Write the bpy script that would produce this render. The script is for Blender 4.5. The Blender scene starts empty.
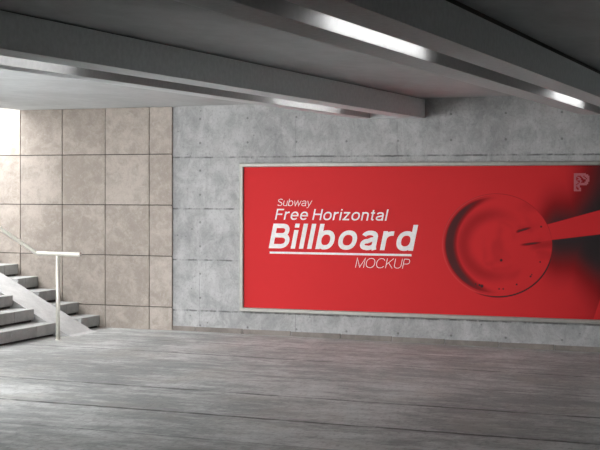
import bpy, bmesh, math, random, json
from mathutils import Vector, Matrix
C = bpy.context.scene.collection
SC = bpy.context.scene
random.seed(7)
# ------------------------------------------------------------------ helpers
def lin(r, g, b):
    f = lambda c: (c/255/12.92) if c/255 <= .04045 else ((c/255+.055)/1.055)**2.4
    return (f(r), f(g), f(b), 1)

def tag(o, label=None, cat=None, group=None, kind=None):
    if label: o['label'] = label
    if cat: o['category'] = cat
    if group: o['group'] = group
    if kind: o['kind'] = kind
    return o

def empty(name, loc=(0, 0, 0)):
    o = bpy.data.objects.new(name, None); C.objects.link(o)
    o.location = loc; o.empty_display_size = .2
    return o

def obj(name, bm, mat, parent=None, bevel=0, seg=2, smooth=False):
    bmesh.ops.recalc_face_normals(bm, faces=bm.faces[:])
    if parent is not None:
        bm.transform(Matrix.Translation(-Vector(world_loc(parent))))
    me = bpy.data.meshes.new(name); bm.to_mesh(me); bm.free()
    if smooth:
        for p in me.polygons: p.use_smooth = True
    o = bpy.data.objects.new(name, me); C.objects.link(o)
    me.materials.append(mat)
    if parent is not None: o.parent = parent
    if bevel:
        md = o.modifiers.new('bevel', 'BEVEL'); md.width = bevel; md.segments = seg
        md.limit_method = 'ANGLE'; md.angle_limit = math.radians(40)
    return o

def world_loc(o):
    v = Vector(o.location)
    while o.parent is not None:
        o = o.parent; v += o.location
    return v

def box(bm, x0, x1, y0, y1, z0, z1):
    vs = [bm.verts.new(p) for p in ((x0,y0,z0),(x1,y0,z0),(x1,y1,z0),(x0,y1,z0),(x0,y0,z1),(x1,y0,z1),(x1,y1,z1),(x0,y1,z1))]
    for f in ((0,3,2,1),(4,5,6,7),(0,1,5,4),(1,2,6,5),(2,3,7,6),(3,0,4,7)):
        bm.faces.new([vs[i] for i in f])
    return vs

def prism_y(bm, pts, y0, y1):
    """closed x-z outline swept along y"""
    a = [bm.verts.new((x, y0, z)) for x, z in pts]; b = [bm.verts.new((x, y1, z)) for x, z in pts]
    n = len(pts)
    bm.faces.new(a); bm.faces.new(b[::-1])
    for i in range(n):
        bm.faces.new((a[i], b[i], b[(i+1) % n], a[(i+1) % n]))

def tube(bm, path, r, n=20):
    """round tube along a polyline, mitred at the bends, capped"""
    P = [Vector(p) for p in path]; rings = []
    for i, p in enumerate(P):
        d0 = (P[i]-P[i-1]).normalized() if i else (P[1]-P[0]).normalized()
        d1 = (P[i+1]-P[i]).normalized() if i < len(P)-1 else d0
        t = (d0+d1).normalized(); k = 1/max(.5, t.dot(d1))
        ref = Vector((0, 1, 0)) if abs(t.y) < .9 else Vector((1, 0, 0))
        u = t.cross(ref).normalized(); v = t.cross(u).normalized()
        rings.append([bm.verts.new(p + u*math.cos(2*math.pi*j/n)*r*k + v*math.sin(2*math.pi*j/n)*r) for j in range(n)])
    for a, b in zip(rings, rings[1:]):
        for j in range(n): bm.faces.new((a[j], a[(j+1) % n], b[(j+1) % n], b[j]))
    bm.faces.new(rings[0][::-1]); bm.faces.new(rings[-1])

# ------------------------------------------------------------------ node helpers
class NT:
    def __init__(s, name, rough=.7, metal=0, spec=.3, off=None):
        s.mat = bpy.data.materials.new(name); s.mat.use_nodes = True
        s.t = s.mat.node_tree; s.b = s.t.nodes['Principled BSDF']
        s.b.inputs['Roughness'].default_value = rough
        s.b.inputs['Metallic'].default_value = metal
        s.b.inputs['Specular IOR Level'].default_value = spec
        tc = s.n('ShaderNodeTexCoord'); s.co = tc.outputs['Object']
        if off:
            mp = s.n('ShaderNodeMapping'); mp.inputs['Location'].default_value = off; s.l(s.co, mp.inputs[0]); s.co = mp.outputs[0]
        sp = s.n('ShaderNodeSeparateXYZ'); s.l(s.co, sp.inputs[0])
        s.x, s.y, s.z = sp.outputs
    def n(s, t): return s.t.nodes.new(t)
    def l(s, a, b): s.t.links.new(a, b)
    def put(s, sock, v):
        if hasattr(v, 'is_linked') or isinstance(v, bpy.types.NodeSocket): s.l(v, sock)
        else: sock.default_value = v
    def m(s, op, a, b=0, c=0, clamp=False):
        n = s.n('ShaderNodeMath'); n.operation = op; n.use_clamp = clamp
        s.put(n.inputs[0], a); s.put(n.inputs[1], b); s.put(n.inputs[2], c)
        return n.outputs[0]
    def ss(s, v, a, b, o0=0., o1=1.):
        n = s.n('ShaderNodeMapRange'); n.interpolation_type = 'SMOOTHSTEP'
        s.put(n.inputs[0], v)
        if a > b: a, b, o0, o1 = b, a, o1, o0
        n.inputs[1].default_value = a; n.inputs[2].default_value = b
        n.inputs[3].default_value = o0; n.inputs[4].default_value = o1
        return n.outputs[0]
    def vec(s, x, y, z):
        n = s.n('ShaderNodeCombineXYZ')
        for i, v in enumerate((x, y, z)): s.put(n.inputs[i], v)
        return n.outputs[0]
    def scale(s, sx, sy, sz, off=(0, 0, 0)):
        n = s.n('ShaderNodeMapping'); s.l(s.co, n.inputs[0]); n.inputs['Scale'].default_value = (sx, sy, sz)
        n.inputs['Location'].default_value = off
        return n.outputs[0]
    def noise(s, vec, sc, detail=6, rough=.6, dist=0):
        n = s.n('ShaderNodeTexNoise'); s.l(vec, n.inputs['Vector']); n.inputs['Scale'].default_value = sc
        n.inputs['Detail'].default_value = detail; n.inputs['Roughness'].default_value = rough
        n.inputs['Distortion'].default_value = dist
        return n.outputs['Fac']
    def voro(s, vec, sc, feat='F1'):
        n = s.n('ShaderNodeTexVoronoi'); s.l(vec, n.inputs['Vector']); n.inputs['Scale'].default_value = sc
        n.feature = feat
        return n.outputs['Distance']
    def mix(s, f, a, b, mode='MIX'):
        n = s.n('ShaderNodeMix'); n.data_type = 'RGBA'; n.blend_type = mode
        s.put(n.inputs[0], f); s.put(n.inputs[6], a); s.put(n.inputs[7], b)
        return n.outputs[2]
    def color(s, v): s.put(s.b.inputs['Base Color'], v)
    def rough(s, v): s.put(s.b.inputs['Roughness'], v)
    def bump(s, h, strength=.3, dist=.01):
        n = s.n('ShaderNodeBump'); n.inputs['Strength'].default_value = strength
        n.inputs['Distance'].default_value = dist; s.l(h, n.inputs['Height'])
        s.l(n.outputs[0], s.b.inputs['Normal'])
    def linemask(s, v, pos, w):
        """1 on the line v == pos, width 2w"""
        return s.ss(s.m('ABSOLUTE', s.m('SUBTRACT', v, pos)), w, w*.35)

# ------------------------------------------------------------------ materials
def mat_concrete_wall():
    M = NT('board_formed_concrete', .82)
    big = M.noise(M.co, 1.3, 5, .6); mid = M.noise(M.scale(1, 1, .75), 5.5, 9, .76, .5)
    fine = M.noise(M.co, 38, 6, .7); streak = M.noise(M.scale(16, 16, .8), 1, 5, .65)
    f = M.m('ADD', M.m('MULTIPLY', big, .35), M.m('MULTIPLY', mid, .65))
    c = M.mix(M.ss(f, .36, .64), (.32, .323, .323, 1), (.55, .554, .554, 1))
    c = M.mix(M.m('MULTIPLY', M.ss(streak, .55, .72), .20), c, (.27, .27, .268, 1))
    c = M.mix(M.m('MULTIPLY', M.ss(fine, .50, .66), .38), c, (.22, .22, .22, 1))
    blot = M.noise(M.scale(1, 1, .7, (3, 0, 1)), 9, 6, .7)
    c = M.mix(M.m('MULTIPLY', M.ss(blot, .58, .7), .30), c, (.72, .72, .715, 1))
    pit = M.ss(M.voro(M.co, 7), .085, .045)
    keep = M.ss(M.noise(M.co, 2.1, 2), .48, .54)
    pit = M.m('MULTIPLY', pit, keep)
    brk = M.ss(M.noise(M.scale(1, 1, .05), 5, 4, .7), .40, .56)
    jit = M.m('MULTIPLY', M.m('SUBTRACT', M.noise(M.scale(1, 1, .1), 7, 4), .5), .018)
    zz = M.m('ADD', M.z, jit)
    ln = None
    for p in (2.022, 1.424, .828, .239):
        k = M.linemask(zz, p, .013)
        ln = k if ln is None else M.m('MAXIMUM', ln, k)
    ln = M.m('MULTIPLY', ln, M.m('ADD', M.m('MULTIPLY', brk, .85), .15))
    # faint upright seams of the formwork sheets
    sm = M.linemask(M.m('PINGPONG', M.m('ADD', M.x, 6.86), .6), 0, .007)
    sm = M.m('MULTIPLY', sm, M.m('MULTIPLY', M.ss(M.noise(M.co, 1.7, 3), .5, .6), .5))
    # pairs of tie holes
    hx = M.m('SUBTRACT', M.m('PINGPONG', M.m('ADD', M.x, 6.55), .3), .3)
    hz = M.m('SUBTRACT', M.m('PINGPONG', M.m('SUBTRACT', M.z, .828), .3), .16)
    hd = M.m('SQRT', M.m('ADD', M.m('MULTIPLY', hx, hx), M.m('MULTIPLY', hz, hz)))
    hole = M.m('MULTIPLY', M.ss(hd, .017, .009), .75)
    dark = M.m('MAXIMUM', M.m('MAXIMUM', ln, hole), M.m('MAXIMUM', sm, M.m('MULTIPLY', pit, .7)))
    c = M.mix(M.m('MULTIPLY', dark, .72), c, (.09, .09, .09, 1))
    M.color(c)
    h = M.m('SUBTRACT', M.m('ADD', M.m('MULTIPLY', mid, .6), M.m('MULTIPLY', fine, .3)), dark)
    M.bump(h, .35, .008)
    return M.mat

def mat_floor():
    M = NT('cast_stone_floor', .62, 0, .15)
    row = M.m('FLOOR', M.m('DIVIDE', M.m('ADD', M.y, 1.0), 1.03))
    wn = M.n('ShaderNodeTexWhiteNoise'); wn.noise_dimensions = '1D'; M.l(row, wn.inputs['W'])
    rv = wn.outputs['Value']
    big = M.noise(M.scale(.8, .7, 1), 1.0, 4, .55, .4)
    strk = M.noise(M.scale(.55, 1.5, 1), 3.0, 9, .78, .35)
    mid = M.noise(M.scale(.8, 1.1, 1), 9, 8, .8, .2)
    fine = M.noise(M.scale(1, .45, 1), 32, 5, .75)
    f = M.m('ADD', M.m('MULTIPLY', big, .28), M.m('ADD', M.m('MULTIPLY', strk, .42), M.m('MULTIPLY', mid, .30)))
    f = M.m('ADD', f, M.m('MULTIPLY', M.m('SUBTRACT', rv, .5), .04))
    c = M.mix(M.ss(f, .43, .58), (.30, .308, .304, 1), (.58, .592, .583, 1))
    # pale scuffs and a worn brownish cast
    sc_ = M.ss(M.noise(M.scale(.5, 1.1, 1, (7, 3, 0)), 3.2, 7, .72, .6), .56, .68)
    c = M.mix(M.m('MULTIPLY', sc_, .38), c, (.72, .725, .71, 1))
    br = M.ss(M.noise(M.scale(1, .8, 1, (2, 9, 0)), 1.3, 5, .6), .5, .66)
    c = M.mix(M.m('MULTIPLY', br, .35), c, (.42, .40, .36, 1))
    c = M.mix(M.m('MULTIPLY', M.ss(fine, .50, .66), .42), c, (.19, .19, .187, 1))
    jit = M.m('MULTIPLY', M.m('SUBTRACT', M.noise(M.scale(1, .1, 1), 2.5, 6, .7), .5), .075)
    yy = M.m('ADD', M.y, jit)
    ln = None
    for p, w, a in ((-.98, .02, .7), (-1.88, .026, .9), (-3.02, .02, .4), (-4.05, .034, 1), (-5.10, .038, 1), (-6.0, .02, .55),
                    (-7.1, .02, .8), (-8.1, .02, .8), (-9.2, .02, .8), (-10.3, .02, .8), (-11.4, .02, .8), (-12.5, .02, .8), (-13.6, .02, .8)):
        k = M.m('MULTIPLY', M.linemask(yy, p, w), a)
        ln = k if ln is None else M.m('MAXIMUM', ln, k)
    brk = M.ss(M.noise(M.scale(1, .3, 1), 3, 5, .7), .36, .58)
    ln = M.m('MULTIPLY', ln, M.m('ADD', M.m('MULTIPLY', brk, .65), .35))
    chip = M.m('MULTIPLY', M.ss(M.noise(M.scale(.6, 1, 1, (5, 2, 0)), 13, 8, .8), .66, .72), M.ss(M.noise(M.co, .8, 2), .5, .6))
    dark = M.m('MAXIMUM', ln, M.m('MULTIPLY', chip, .55))
    c = M.mix(M.m('MULTIPLY', dark, .85), c, (.07, .07, .068, 1))
    M.color(c)
    M.rough(M.ss(mid, .3, .7, .5, .75))
    M.bump(M.m('SUBTRACT', M.m('ADD', M.m('MULTIPLY', strk, .5), M.m('MULTIPLY', fine, .35)), dark), .5, .012)
    return M.mat

def mat_plain_concrete(name, lo, hi, rough=.8, sx=1, sy=1, sz=1, spot=.15):
    M = NT(name, rough)
    a = M.noise(M.scale(sx, sy, sz), 1.6, 6, .6, .3); b = M.noise(M.scale(sx, sy, sz), 9, 6, .7); fine = M.noise(M.co, 60, 4, .7)
    f = M.m('ADD', M.m('MULTIPLY', a, .6), M.m('MULTIPLY', b, .4))
    c = M.mix(M.ss(f, .35, .65), (*lo, 1), (*hi, 1))
    c = M.mix(M.m('MULTIPLY', M.ss(fine, .52, .72), spot), c, tuple(v*.5 for v in lo)+(1,))
    M.color(c); M.bump(M.m('ADD', M.m('MULTIPLY', b, .5), M.m('MULTIPLY', fine, .4)), .25, .005)
    return M.mat

def mat_tile():
    M = NT('beige_limestone_tile', .6)
    ix = M.m('FLOOR', M.m('DIVIDE', M.m('ADD', M.x, 7.512), .589)); iz = M.m('FLOOR', M.m('DIVIDE', M.m('SUBTRACT', M.z, .266), .599))
    wn = M.n('ShaderNodeTexWhiteNoise'); wn.noise_dimensions = '2D'; M.l(M.vec(ix, iz, 0), wn.inputs['Vector'])
    v = wn.outputs['Value']
    shift = M.m('MULTIPLY', v, 20)
    co = M.vec(M.m('ADD', M.x, shift), M.y, M.m('ADD', M.z, shift))
    a = M.noise(co, 2.3, 6, .62, .8); b = M.noise(co, 9, 7, .7, .6); fine = M.noise(co, 60, 4, .7)
    vein = M.ss(M.m('ABSOLUTE', M.m('SUBTRACT', M.noise(co, 3.2, 6, .7, 1.2), .5)), .022, .004)
    f = M.m('ADD', M.m('MULTIPLY', a, .5), M.m('ADD', M.m('MULTIPLY', b, .5), M.m('MULTIPLY', M.m('SUBTRACT', v, .5), .08)))
    c = M.mix(M.ss(f, .40, .62), (.36, .315, .277, 1), (.50, .445, .397, 1))
    c = M.mix(M.m('MULTIPLY', vein, .22), c, (.50, .46, .42, 1))
    c = M.mix(M.m('MULTIPLY', M.ss(fine, .50, .66), .25), c, (.28, .24, .20, 1))
    c = M.mix(M.m('MULTIPLY', M.ss(M.noise(co, 16, 6, .75, .8), .54, .66), .30), c, (.60, .55, .50, 1))
    M.color(c); M.bump(M.m('ADD', b, M.m('MULTIPLY', fine, .4)), .12, .004)
    return M.mat

def mat_flat(name, col, rough=.6, metal=0, spec=.3):
    M = NT(name, rough, metal, spec)
    k = M.noise(M.co, 25, 3)
    M.color(M.mix(M.ss(k, .3, .7), tuple(v*.93 for v in col)+(1,), tuple(min(1, v*1.05) for v in col)+(1,)))
    return M.mat

def mat_emit(name, col, st):
    M = NT(name); M.color((*col, 1))
    M.b.inputs['Emission Color'].default_value = (*col, 1); M.b.inputs['Emission Strength'].default_value = st
    return M.mat

def mat_poster():
    """printed sheet: plain red on the left, a tinted close-up of a round cup with a stick on the right (x,z are metres on the wall)"""
    M = NT('poster_print', .6, 0, .12, BORG)
    m = M.m
    def dist(cx, cz, sx=1., sz=1.):
        dx = m('DIVIDE', m('SUBTRACT', M.x, cx), sx); dz = m('DIVIDE', m('SUBTRACT', M.z, cz), sz)
        return m('SQRT', m('ADD', m('MULTIPLY', dx, dx), m('MULTIPLY', dz, dz)))
    def mul(*a):
        r = a[0]
        for k in a[1:]: r = m('MULTIPLY', r, k)
        return r
    def mx(*a):
        r = a[0]
        for k in a[1:]: r = m('MAXIMUM', r, k)
        return r
    CX, CZ, RX, RZ = -3.345, 1.057, .60, .552
    rr = dist(CX, CZ, RX, RZ)                       # 1 on the rim of the cup
    inside = M.ss(rr, 1.0, .985); outside = M.ss(rr, .985, 1.0)
    # stick: between two straight edges that fan out to the right
    def edge(x0, z0, x1, z1):
        s = (z1-z0)/(x1-x0)
        return m('SUBTRACT', M.z, m('ADD', m('MULTIPLY', m('SUBTRACT', M.x, x0), s), z0))
    up = edge(-3.08, 1.205, -2.249, 1.44); lo = edge(-3.03, 1.085, -2.249, 1.187)
    stick = mul(M.ss(up, .006, -.006), M.ss(lo, -.006, .006), M.ss(M.x, -3.14, -3.06))
    nostick = m('SUBTRACT', 1, stick)
    # backdrop: dark hollow right of the cup
    hz = m('DIVIDE', m('SUBTRACT', M.z, 1.17), .40)
    gz = m('POWER', 2.718, m('MULTIPLY', -1, mul(hz, hz)))
    wide = mul(M.ss(m('ADD', M.x, m('MULTIPLY', gz, .34)), -2.74, -2.0), M.ss(M.z, .35, 1.0, .45, 1.))
    near = mul(gz, M.ss(M.x, -3.05, -2.68))
    back = mul(mx(mul(wide, .97), mul(near, .95)), outside, nostick)
    rightfall = mul(M.ss(M.x, -3.0, -2.1), .25, outside, nostick)
    # foreground shape in the lower right corner stays red
    cor = edge(-2.318, .305, -2.249, .515)
    corner = M.ss(cor, .006, -.006)
    # inner wall shadow: crescent on the left side of the cup
    r2 = dist(CX+.075, CZ+.005, RX*.90, RZ*.93)
    ang = m('DIVIDE', m('SUBTRACT', M.x, CX), RX)
    cres = mul(M.ss(r2, .88, 1.05), M.ss(rr, .975, .91), M.ss(ang, .25, -.65), .80)
    rimdark = mul(M.ss(m('ABSOLUTE', m('SUBTRACT', rr, .955)), .035, .0), M.ss(ang, .3, -.4), .25)
    # liquid: soft patches
    nz = M.noise(M.co, 2.6, 2, .5, .6)
    soft = mul(inside, M.ss(nz, .42, .70), .20)
    ring = mul(inside, M.ss(m('ABSOLUTE', m('SUBTRACT', rr, .60)), .26, .0), M.ss(ang, .75, -.35), .34)
    # dark arc below right of the cup and the thin arc of the far rim
    dx = m('SUBTRACT', M.x, CX); dz = m('SUBTRACT', M.z, CZ)
    low = M.ss(m('SUBTRACT', dx, m('MULTIPLY', dz, 1.6)), .45, .95)
    arc = mul(M.ss(m('ABSOLUTE', m('SUBTRACT', rr, 1.0)), .022, .004), low, M.ss(dz, .25, -.1), .95)
    arc2 = mul(M.ss(m('ABSOLUTE', m('SUBTRACT', rr, .995)), .012, .0), M.ss(dz, -.1, .3), .35)
    # shadows of the stick on the liquid
    ush = mul(M.ss(m('ABSOLUTE', m('SUBTRACT', up, .012)), .030, .0), M.ss(M.x, -3.15, -3.10), M.ss(M.x, -2.93, -3.04), .85)
    lsh = mul(M.ss(m('ABSOLUTE', m('ADD', lo, .014)), .026, .0), M.ss(M.x, -3.12, -3.0), M.ss(M.x, -2.80, -2.95), .85)
    lsh2 = mul(M.ss(m('ABSOLUTE', m('ADD', lo, .04)), .10, .0), inside, M.ss(M.x, -3.05, -2.9), .30)
    dots = None
    for x, z, r in ((-3.293, .897, .020), (-3.504, .615, .026), (-3.53, .625, .018), (-3.57, .635, .014), (-3.315, .590, .012), (-3.271, .591, .012),
                    (-3.126, .643, .013), (-2.977, .732, .014), (-2.965, .75, .010), (-2.875, .887, .012), (-2.865, 1.26, .014)):
        d = M.ss(dist(x, z), r, r*.45)
        dots = d if dots is None else mx(dots, d)
    ink = mx(back, rightfall, cres, rimdark, soft, ring, arc, arc2, mul(ush, nostick), mul(lsh, nostick), mul(lsh2, nostick), mul(dots, .9))
    ink = mul(ink, m('SUBTRACT', 1, corner))
    glowrim = mul(M.ss(m('ABSOLUTE', m('SUBTRACT', rr, .99)), .02, .0), M.ss(ang, .0, -.6), .10)
    red = (*RED, 1); darkp = (.030, .026, .027, 1); deep = (RED[0]*.42, RED[1]*.30, RED[2]*.34, 1)
    c = M.mix(M.ss(ink, 0, .55), red, deep); c = M.mix(M.ss(ink, .35, 1), c, darkp)
    c = M.mix(glowrim, c, (.9, .3, .3, 1))
    M.color(c)
    return M.mat
RED = (.70, .030, .034); BORG = ((-6.331-2.0)/2, -.002, .252)   # the sheet's origin on the wall

WALLC = mat_concrete_wall(); FLOORM = mat_floor(); TILE = mat_tile()
CEILM = mat_plain_concrete('smooth_ceiling_concrete', (.46, .48, .485), (.57, .592, .598), .85, 1, .5, 1, .06)
ROOMW = mat_plain_concrete('plain_concrete', (.50, .50, .50), (.62, .62, .62))
BOUNCE_WHITE = mat_flat('white_bounce_wall', (.80, .80, .79), .8)  # unseen walls, made white to bounce light into the foreground
STEP = mat_plain_concrete('grey_granite_step', (.36, .365, .36), (.50, .505, .50), .7, 1, 1, 1, .3)
RAMP = mat_plain_concrete('pale_granite_ramp', (.50, .50, .50), (.66, .66, .655), .7, 1, 1, 1, .3)
BASE = mat_plain_concrete('brown_grey_plinth_stone', (.20, .178, .16), (.31, .275, .25), .7)
JOINT_SHADE = mat_flat('dark_joint_and_shade', (.075, .07, .065), .9)  # dark joints of the tiles; also painted shade of the step and beam gaps
BEAMS = mat_flat('painted_beam', (.70, .73, .735), .65)
STEEL = mat_flat('brushed_stainless_steel', (.82, .80, .73), .45, .6)
ALU = mat_flat('pale_aluminium_frame', (.36, .355, .325), .45, .3)
REFL = mat_flat('channel_lining', (.44, .44, .44), .5)
LAMP = mat_emit('lamp_diffuser', (1, 1, 1), 15)
WHITE = mat_flat('white_print', (.93, .91, .90), .6)
PINK = mat_flat('pale_rose_print', (.52, .15, .17), .5)
POSTER = mat_poster()
HOUS = mat_flat('lamp_housing', (.5, .5, .5), .5)
SKY, SUN, SUNX, SUNE, SUNTOP, EXPO = 15.0, 6.0, 0.0, 60, 6.56, 0.1

# ------------------------------------------------------------------ measured sizes, then limits of the unseen parts (metres)
XE = -9.27          # edge of the ceiling over the stairs
XT = -7.212         # tiles end, bare concrete begins
CH = 2.63           # ceiling height
X0 = -16.0; X1 = 4.2; YF = -17.5; YS = -2.6; YO = -6.8; XW = -6.0; XD = -7.3  # unseen limits and exit, chosen for how daylight falls

def struct(name, bm, m, **k):
    o = obj(name, bm, m, **k); o['kind'] = 'structure'; return o

# floor: level by the stairs, then a very slight fall towards the right
bm = bmesh.new()
fx = [(-8.4, 0), (XT, 0), (X1, -.0089*(X1-XT))]
prism_y(bm, fx + [(X1, -.5), (-8.4, -.5)], YO, 0)
prism_y(bm, [(XW-.3, -.0089*(XW-.3-XT)), (X1, -.0089*(X1-XT)), (X1, -.5), (XW-.3, -.5)], YF, YO)
struct('floor', bm, FLOORM)

def czz(x): return CH - .014 + .009*(x-XT) if x > XT else CH-.014
bm = bmesh.new()
prism_y(bm, [(XE, czz(XE)), (XT, czz(XT)), (X1, czz(X1)), (X1, 3.0), (XE, 3.0)], YO, 0)
prism_y(bm, [(XW-.3, czz(XW-.3)), (X1, czz(X1)), (X1, 3.0), (XW-.3, 3.0)], YF, YO)
struct('ceiling', bm, CEILM)

# rear wall of bare concrete, with the small ledge-free plinth of stone slabs
bm = bmesh.new(); box(bm, XT, X1, 0, .3, -.5, 2.99); struct('wall_rear', bm, WALLC)
bm = bmesh.new(); x = XT+.006; xs = [XT+.006, -6.905] + [-6.307+.597*i for i in range(18)]
for a, b in zip(xs, xs[1:]):
    if a > X1-.1: break
    zt = .052 - .0089*(a-XT)
    box(bm, a+.004, min(b, X1)-.004, -.016, -.001, -.12, zt)
struct('baseboard_rear', bm, BASE, bevel=.002)

# tiled wall: dark backing and proud stone slabs with open joints
bm = bmesh.new(); box(bm, X0, XT-.02, -.0004, .3, -.5, 4.6); struct('wall_stairs', bm, JOINT_SHADE)
bm = bmesh.new()
vx = [XT+.010]
k = -7.499
while k > X0: vx.append(k); k -= .5885
vz = [-.12, .268, .866, 1.464, 2.062, 2.66, 3.26, 3.86, 4.46]
for i in range(len(vx)-1):
    for j in range(len(vz)-1):
        if vx[i] > XE-.2 and vz[j] > 2.6: continue
        g = .0045
        z1 = vz[j+1]-g
        if vx[i] > XE+.1: z1 = min(z1, 2.615)
        box(bm, vx[i+1]+g, vx[i]-g*(i > 0), -.028, -.0005, vz[j]+g, z1)
w = struct('wall_cladding', bm, TILE, bevel=.003)

bm = bmesh.new(); box(bm, X1, X1+.3, YF, .3, -.6, 3.0); struct('wall_right', bm, BOUNCE_WHITE)
bm = bmesh.new(); box(bm, XW-.3, XW, YF, YO, -.5, 2.61); box(bm, XD, XW-.301, YO-.3, YO, -.5, 2.61); box(bm, XE-.3, XE, YO+1.0, YS-.251, -.5, 2.61); struct('wall_left_added', bm, BOUNCE_WHITE)  # unseen walls, added with exit gaps that let daylight in from the left
bm = bmesh.new(); box(bm, XW-.3, X1+.3, YF-.3, YF, -.6, 3.0); struct('wall_front', bm, BOUNCE_WHITE)
bm = bmesh.new(); box(bm, X0-8, -8.401, YF-10, YS-.25, -.5, -.001); box(bm, -8.401, XW-.301, YF-10, YO-.001, -.5, -.001); struct('floor_outer', bm, ROOMW)
bm = bmesh.new(); box(bm, X0, -8.2, YS-.25, YS, -.5, 2.61); box(bm, X0, XE, YS-.25, YS, 2.61, SUNTOP); struct('wall_sun_screen', bm, ROOMW)  # unseen wall, added; its height keeps sun off the lower tiles

# ------------------------------------------------------------------ stairs
RX0, TR, RI, NST = -8.160, .2835, .147, 18
def flight(name, label, y0, y1, joints):
    root = tag(empty(name, (RX0, (y0+y1)/2, 0)), label, 'stairs', 'flights of stone steps')
    for n in range(NST):
        xn = RX0 - TR*n; zt = RI*(n+1); zb = RI*n
        bm = bmesh.new()
        ys = [y0] + sorted(j for j in joints(n) if y0+.03 < j < y1-.03) + [y1]
        for a, b in zip(ys, ys[1:]):
            g0 = .003*(a != y0); g1 = .003*(b != y1)
            box(bm, xn-TR-.03, xn, a+g0, b-g1, zb+.026, zt)
        obj('step', bm, STEP, root, bevel=.004)
    # recessed courses carrying the blocks, coloured dark to give the gap's shade
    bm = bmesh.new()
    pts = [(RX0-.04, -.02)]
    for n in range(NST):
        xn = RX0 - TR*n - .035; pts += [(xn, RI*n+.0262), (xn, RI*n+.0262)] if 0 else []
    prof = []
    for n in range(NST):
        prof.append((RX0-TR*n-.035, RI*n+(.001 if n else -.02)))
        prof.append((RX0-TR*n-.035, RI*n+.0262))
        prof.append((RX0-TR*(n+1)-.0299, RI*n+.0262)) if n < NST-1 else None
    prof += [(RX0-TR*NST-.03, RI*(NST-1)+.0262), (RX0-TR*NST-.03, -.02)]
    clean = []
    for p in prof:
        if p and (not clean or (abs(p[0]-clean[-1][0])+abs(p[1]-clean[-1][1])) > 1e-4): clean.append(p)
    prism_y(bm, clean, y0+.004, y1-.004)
    o = obj('base_course', bm, JOINT_SHADE, root); o['label'] = 'dark shadow gap under the step blocks'
    return root
YR0, YR1 = -1.02, -.47
flight('staircase', 'wide flight of grey stone steps on the near side of the sloping ramp', YS+.004, YR0-.003,
       lambda n: [-1.43-.5*k for k in range(8)])
flight('staircase', 'narrow flight of grey stone steps between the sloping ramp and the beige tiled wall', YR1+.003, -.031,
       lambda n: [-.31] if n % 2 else [-.33])

SL = .147/.2835
bm = bmesh.new()
xa = -8.0; xb = RX0-TR*NST
zr = lambda x: (xa-x)*SL
prism_y(bm, [(xa+.06, 0.0), (xa-.01, .004+.01), (xb, zr(xb)), (xb, -.02), (xa+.06, -.02)], YR0, YR1)
tag(obj('stair_ramp', bm, RAMP, bevel=.003), 'smooth pale stone ramp sloping down between the two flights of steps', 'ramp')

# street level slab the stairs climb to
bm = bmesh.new(); box(bm, X0-4, xb-.001, YS, 0, 2.4, RI*NST); struct('floor_upper', bm, ROOMW)

# ------------------------------------------------------------------ handrail
YH = -1.38
root = tag(empty('handrail', (-7.918, YH, 0)), 'brushed steel handrail on a round post, level at its end then rising along the steps', 'handrail')
bm = bmesh.new()
ZR = .945
tube(bm, [(-7.635, YH, ZR-.002), (-8.185, YH, ZR), (-8.185-4.9, YH, ZR+4.9*.565)], .0235, 48)
obj('rail', bm, STEEL, root)
for px in (-7.918, -10.3, -12.6):
    n = 0 if px > RX0 else int((RX0-px)/TR)+1
    z0 = RI*n; z1 = ZR-.019 if px > -8.185 else ZR+(-8.185-px)*.565-.02
    bm = bmesh.new(); tube(bm, [(px, YH, z0), (px, YH, z1)], .0225, 24)
    p = obj('post', bm, STEEL, root, smooth=True)
    bm = bmesh.new(); tube(bm, [(px, YH, z0), (px, YH, z0+.008)], .029, 24)
    obj('floor_collar', bm, STEEL, p, bevel=.001)

# ------------------------------------------------------------------ ceiling beams with light channels
def beam(name, label, xr, xcn, xcf, xl, zb, yend, cend):
    root = tag(empty(name, ((xr+xl)/2, 0, zb)), label, 'beam', 'concrete ceiling beams with recessed light channels')
    bm = bmesh.new()
    D = .10; zt = 2.634 if xr < -3 else 2.622
    prism_y(bm, [(xr, zb), (xr, zt), (xl, zt), (xl, zb), (xcf, zb), (xcf, zb+D), (xcn, zb+D), (xcn, zb)], YF+.02, cend)
    box(bm, xl, xr, cend, yend, zb, zt)
    obj('beam_casing', bm, BEAMS, root)
    bm = bmesh.new(); box(bm, xl+.03, xr-.03, YF+.02, yend, zt, czz(xr)+.02)
    obj('shadow_gap', bm, JOINT_SHADE, root)  # dark neck, its colour standing in for the shade above the beam
    # thin metal lining of the channel
    bm = bmesh.new(); t = .004
    prism_y(bm, [(xcn, zb+.001), (xcn, zb+D), (xcf, zb+D), (xcf, zb+.001), (xcf+t, zb+.001), (xcf+t, zb+D-t), (xcn-t, zb+D-t), (xcn-t, zb+.001)], YF+.03, cend-.002)
    o = obj('light_channel', bm, REFL, root); o['label'] = 'open channel in the underside that holds the lamps'
    return root
def lamp(label, xc, zc, yc, L):
    root = tag(empty('linear_lamp', (xc, yc, zc)), label, 'lamp', 'tube lamps in the beam channels')
    bm = bmesh.new(); box(bm, xc-.035, xc+.035, yc-L/2-.02, yc+L/2+.02, zc-.020, zc)
    obj('housing', bm, HOUS, root, bevel=.002)
    bm = bmesh.new(); tube(bm, [(xc, yc-L/2, zc-.026), (xc, yc+L/2, zc-.026)], .012, 16)
    obj('lamp_tube', bm, LAMP, root)
B1 = beam('ceiling_beam', 'grey ceiling beam in the left and middle, ending against the wall above the billboard', -4.143, -4.365, -4.705, -4.87, 2.43, -.0, -.22)
B2 = beam('ceiling_beam', 'dark ceiling beam crossing the upper right corner, nearer than the other beam', -1.80, -2.018, -2.225, -2.43, 2.43, -.0, -.22)
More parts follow.
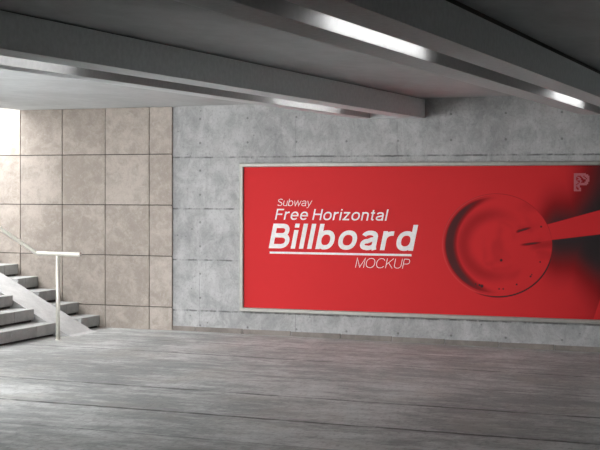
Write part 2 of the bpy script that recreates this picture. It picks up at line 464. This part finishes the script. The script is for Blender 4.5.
ztop = 2.43+.10-.004
lamp('long tube lamp glowing in the beam above the middle of the red billboard', -4.535, ztop, -2.1, 1.7)
lamp('long tube lamp glowing in the left beam at the left edge of the picture', -4.535, ztop, -7.4, 1.7)
lamp('short looking tube lamp glowing in the right beam near the right edge of the picture', -2.12, ztop, -1.95, 1.45)
lamp('longest looking bright tube lamp in the right beam at the top centre of the picture', -2.12, ztop, -7.55, 1.7)
lamp('tube lamp', -2.12, ztop, -13.3, 1.9) if 0 else None

# ------------------------------------------------------------------ billboard
xo0, xo1, zo0, zo1 = -6.331, -2.0, .252, 1.951
xi0, xi1, zi0, zi1 = -6.278, -2.053, .300, 1.907
root = tag(empty('billboard', ((xo0+xo1)/2, -.002, zo0)), 'wide red poster billboard in a pale metal frame on the concrete wall', 'billboard')
bm = bmesh.new()
FD = .055
def ringv(x0, x1, z0, z1, y): return [bm.verts.new(p) for p in ((x0, y, z0), (x1, y, z0), (x1, y, z1), (x0, y, z1))]
prof = [(0, -.0005), (0, -FD+.006), (.006, -FD), (.040, -FD), (.0465, -FD+.010), (.0465, -.012)]
rings = [ringv(xo0+d, xo1-d, zo0+d, zo1-d, y) for d, y in prof]
rings.append(ringv(xo0+.01, xo1-.01, zo0+.01, zo1-.01, -.002))
for a, b in zip(rings, rings[1:]+rings[:1]):
    for j in range(4): bm.faces.new((a[j], a[(j+1) % 4], b[(j+1) % 4], b[j]))
obj('frame', bm, ALU, root, bevel=.0015)
bm = bmesh.new(); box(bm, xi0-.006, xi1+.006, -.026, -.012, zi0-.006, zi1+.006)
poster = obj('poster', bm, POSTER, root); poster['label'] = 'red printed sheet with white words and a dark close-up of a round cup on its right'
YP = -.026

# ------------------------------------------------------------------ drawn letters (cap height 1, stroke weight w)
def arc(cx, cz, rx, rz, a0, a1, n=None, p=2.25):
    n = n or max(4, int(abs(a1-a0)/9)); out = []
    for i in range(n+1):
        t = math.radians(a0+(a1-a0)*i/n); c, s_ = math.cos(t), math.sin(t)
        out.append((cx+rx*math.copysign(abs(c)**(2/p), c), cz+rz*math.copysign(abs(s_)**(2/p), s_)))
    return out
def glyph(ch, w):
    """-> (strokes, advance); a stroke is (points, closed)"""
    q = w/2; xh = .75; sb = .06+.10*w
    def g(width, *st): return [([(x+sb, z) for x, z in pts], cl) for pts, cl in st], width+2*sb
    W = .62+.45*w                                     # round lower case width
    ring = lambda W, h, z0=0: (arc(W/2, z0+h/2, W/2-q, h/2-q+.012, 0, 360, 40)[:-1], True)
    L = lambda *p: (list(p), False)
    if ch == 'B':
        W = .66+.5*w; m_ = .53
        up = [(q, 1-q), (W*.55, 1-q)] + arc(W*.55, (1-q+m_)/2, W*.40-q, (1-q-m_)/2, 90, -90) + [(q, m_)]
        dn = [(q, m_), (W*.58, m_)] + arc(W*.58, (m_+q)/2, W*.45-q+.02, (m_-q)/2, 90, -90) + [(q, q)]
        return g(W, L((q, 0), (q, 1)), L(*up), L(*dn))
    if ch == 'i': return g(w, L((q, 0), (q, xh)), L((q, 1.01), (q, 1.01-max(w*.92, .1))))
    if ch == 'l': return g(w, L((q, 0), (q, 1.01)))
    if ch == 'b': return g(W, L((q, 0), (q, 1.01)), ring(W, xh))
    if ch == 'd': return g(W, L((W-q, 0), (W-q, 1.01)), ring(W, xh))
    if ch == 'o': return g(W+.03, ring(W+.03, xh))
    if ch == 'a':
        W = .60+.35*w
        top = arc(W/2-.01, xh-.24, W/2-q-.01, .24-q+.012, 165, 0) + [(W-q-.02, .12), (W-q+.015, 0)]
        bowl = [(W-q-.02, .43)] + [(W*.62, .41)] + arc(W*.42, .205+.012, W*.42-q, .205-q*.85, 90, 270) + arc(W*.45, .26, W*.55-q-.02, .26-q+.012, -90, 0)
        return g(W, L(*top), L(*bowl))
    if ch == 'r': return g(.36+.35*w, L((q, 0), (q, xh)), L(*(arc(.36+.1*w, xh-.36, .36+.1*w-q, .36-q, 180, 95)+[(.36+.35*w, xh-q)])))
    if ch == 'F': return g(.60+.25*w, L((q, 0), (q, 1)), L((q, 1-q), (.60+.25*w, 1-q)), L((q, .50), (.54+.2*w, .50)))
    if ch == 'e':
        return g(W, L(*([(q, xh/2+.01), (W-q, xh/2+.01)] + arc(W/2, xh/2, W/2-q, xh/2-q+.012, 4, 322))))
    if ch == 'H': return g(.76, L((q, 0), (q, 1)), L((.76-q, 0), (.76-q, 1)), L((q, .52), (.76-q, .52)))
    if ch == 'z': W = .55+.2*w; return g(W, L((0.01, xh-q), (W-.02, xh-q)), L((W-w*.75, xh-w*.6), (w*.75, w*.6)), L((0, q), (W, q)))
    if ch == 'n': return g(.55+.3*w, L((q, 0), (q, xh)), L(*(arc(.275+.15*w, xh-.27, .275+.15*w-q, .27-q+.012, 175, 0)+[(.55+.3*w-q, 0)])))
    if ch == 't': return g(.30+.3*w, L(*([(.10+q, .95), (.10+q, .20)] + arc(.10+q+.14, .16, .14, .16-q, 180, 275))), L((0, xh-q), (.30+.3*w, xh-q)))
    if ch == 'S' :
        return g(.66, L(*(arc(.33, .76, .33-q-.02, .24-q, 20, 270) + arc(.33, .27, .33-q, .27-q-.005, 90, -160))))
    if ch == 'u': return g(.55+.2*w, L(*([(q, xh)] + arc(.275+.1*w, .26, .275+.1*w-q, .26-q, 180, 360))), L((.55+.2*w-q, 0), (.55+.2*w-q, xh)))
    if ch == 'w': return g(.92, L((0, xh), (.23, .02), (.46, xh), (.69, .02), (.92, xh)))
    if ch == 'y': return g(.58, L((0, xh), (.29, .03)), L((.58, xh), (.25, -.13), (.18, -.23), (.04, -.23)))
    if ch == 'M': return g(.88, L((q, 0), (q, .98), (.44, .04), (.88-q, .98), (.88-q, 0)))
    if ch == 'O': return g(.92, (arc(.46, .5, .46-q, .5-q+.01, 0, 360, 44)[:-1], True))
    if ch == 'C': return g(.86, L(*arc(.45, .5, .45-q, .5-q+.01, 35, 325)))
    if ch == 'K': return g(.70, L((q, 0), (q, 1)), L((.66, 1), (q, .36)), L((.24, .56), (.70, 0)))
    if ch == 'U': return g(.74, L(*([(q, 1)] + arc(.37, .36, .37-q, .36-q, 180, 360) + [(.74-q, 1)])))
    if ch == 'P': return g(.64, L((q, 0), (q, 1-q), (.36, 1-q), *arc(.36, .72, .28-q, .28-q, 90, -90), (q, .44+q)))
    return [], .30
def ribbon(pts, closed, w):
    """left and right edge of a stroke with mitred corners"""
    P = [Vector((x, z)) for x, z in pts]
    Q = [P[0]]
    for p in P[1:]:
        if (p-Q[-1]).length > 1e-4: Q.append(p)
    P = Q; n = len(P); out = []
    for i in range(n):
        a = P[i]-P[i-1] if (i or closed) else P[1]-P[0]
        b = P[(i+1) % n]-P[i] if (i < n-1 or closed) else a
        a = a.normalized(); b = b.normalized()
        t = a+b
        t = t.normalized() if t.length > 1e-3 else b
        k = 1/max(.35, t.dot(b)); nn = Vector((-t.y, t.x))
        out.append((P[i]+nn*w/2*k, P[i]-nn*w/2*k))
    return out
def line(text, x0, x1, zb, zc, w, shear, mat, label, track=0.):
    cur = 0; ribs = []
    for ch in text:
        st, adv = glyph(ch, w)
        for pts, cl in st: ribs.append(([(a+Vector((cur, 0)), b+Vector((cur, 0))) for a, b in ribbon(pts, cl, w)], cl))
        cur += adv+track
    sh = lambda v: (v.x+v.y*shear, v.y)
    allx = [sh(v)[0] for r, _ in ribs for pr in r for v in pr]; mn, mx_ = min(allx), max(allx)
    sx = (x1-x0)/(mx_-mn); sz = zc-zb
    bm = bmesh.new()
    for k, (r, cl) in enumerate(ribs):
        y = YP-.0004-.00006*(k % 5)
        V = [[bm.verts.new((x0+(sh(v)[0]-mn)*sx, y, zb+sh(v)[1]*sz)) for v in pr] for pr in r]
        for a, b in zip(V, V[1:]+(V[:1] if cl else [])):
            bm.faces.new((a[0], b[0], b[1], a[1]))
    for f in bm.faces:
        f.normal_update()
        if f.normal.y > 0: f.normal_flip()
    me = bpy.data.meshes.new('lettering'); bm.transform(Matrix.Translation(-world_loc(poster))); bm.to_mesh(me); bm.free()
    me.materials.append(mat); o = bpy.data.objects.new('lettering', me); C.objects.link(o); o.parent = poster; o['label'] = label
line('Subway', -5.869, -5.448, 1.463, 1.543, .085, .20, WHITE, 'thin white italic word Subway')
line('Free Horizontal', -5.902, -4.549, 1.307, 1.430, .135, .20, WHITE, 'white italic words Free Horizontal')
line('Billboard', -5.978, -4.212, .981, 1.262, .178, .20, WHITE, 'large bold white italic word Billboard')
line('MOCKUP', -4.938, -4.305, .784, .891, .062, .20, WHITE, 'thin white italic word MOCKUP')
bm = bmesh.new(); box(bm, -5.966, -4.288, YP-.0008, YP+.0002, .920, .944)
o = obj('underline', bm, WHITE, poster); o['label'] = 'white rule under the large word'
LOGO = ["1111111111000",
        "1111111111110",
        "1110001101111",
        "1101100110111",
        "1100110011011",
        "1101110000111",
        "1110011000111",
        "1111010001110",
        "1110111111110",
        "1101111111100",
        "1111100000000",
        "1101100000000",
        "1100110000000",
        "1110110000000",
        "1111110000000"]
bm = bmesh.new(); cw = .161/13; chh = .188/15
for r, row in enumerate(LOGO):
    c = 0
    while c < 13:
        if row[c] == '1':
            e = c
            while e < 13 and row[e] == '1': e += 1
            box(bm, -2.521+c*cw, -2.521+e*cw, YP-.0008, YP+.0002, 1.823-(r+1)*chh, 1.823-r*chh); c = e
        else: c += 1
o = obj('emblem', bm, PINK, poster); o['label'] = 'small rose coloured letter P emblem'

# ------------------------------------------------------------------ light
W = bpy.data.worlds.new('sky'); SC.world = W; W.use_nodes = True
bg = W.node_tree.nodes['Background']; bg.inputs[0].default_value = (.985, .99, 1, 1); bg.inputs[1].default_value = SKY
s = bpy.data.lights.new('sun', 'SUN'); s.energy = SUN; s.angle = math.radians(2); s.color = (1, .95, .86)
so = bpy.data.objects.new('sun', s); C.objects.link(so)
so.rotation_euler = Vector((SUNX, math.cos(math.radians(SUNE)), -math.sin(math.radians(SUNE)))).to_track_quat('-Z', 'Y').to_euler()
# portal: tells the renderer where daylight enters
a = bpy.data.lights.new('daylight_portal', 'AREA'); a.shape = 'RECTANGLE'; a.size = 6.7; a.size_y = -YS; a.cycles.is_portal = True
ao = bpy.data.objects.new('daylight_portal', a); C.objects.link(ao); ao.location = (XE-3.35, YS/2, 3.0)
a = bpy.data.lights.new('daylight_portal', 'AREA'); a.shape = 'RECTANGLE'; a.size = 2.65; a.size_y = 1.0; a.cycles.is_portal = True
ao = bpy.data.objects.new('daylight_portal', a); C.objects.link(ao); ao.location = (XE-.02, YO+.5, 1.32); ao.rotation_euler = (0, -math.pi/2, 0)
a = bpy.data.lights.new('daylight_portal', 'AREA'); a.shape = 'RECTANGLE'; a.size = XD-XE; a.size_y = 2.65; a.cycles.is_portal = True
ao = bpy.data.objects.new('daylight_portal', a); C.objects.link(ao); ao.location = ((XD+XE)/2, YO-.02, 1.32); ao.rotation_euler = (math.pi/2, 0, 0)
cam = bpy.data.cameras.new('camera'); co = bpy.data.objects.new('camera', cam); C.objects.link(co)
co.location = (0, -14.488, 1.7); co.rotation_euler = (math.pi/2, 0, math.radians(21.152))
cam.sensor_width = 36; cam.lens = 36*1375/600; cam.shift_y = -40/600; cam.clip_start = .05
SC.camera = co
SC.view_settings.view_transform = 'Standard'; SC.view_settings.look = 'None'
SC.view_settings.gamma = 1; SC.view_settings.use_curve_mapping = False
SC.view_settings.exposure = EXPO
SC.cycles.max_bounces = 12; SC.cycles.diffuse_bounces = 8; SC.cycles.use_denoising = True
SC.cycles.sample_clamp_indirect = 8
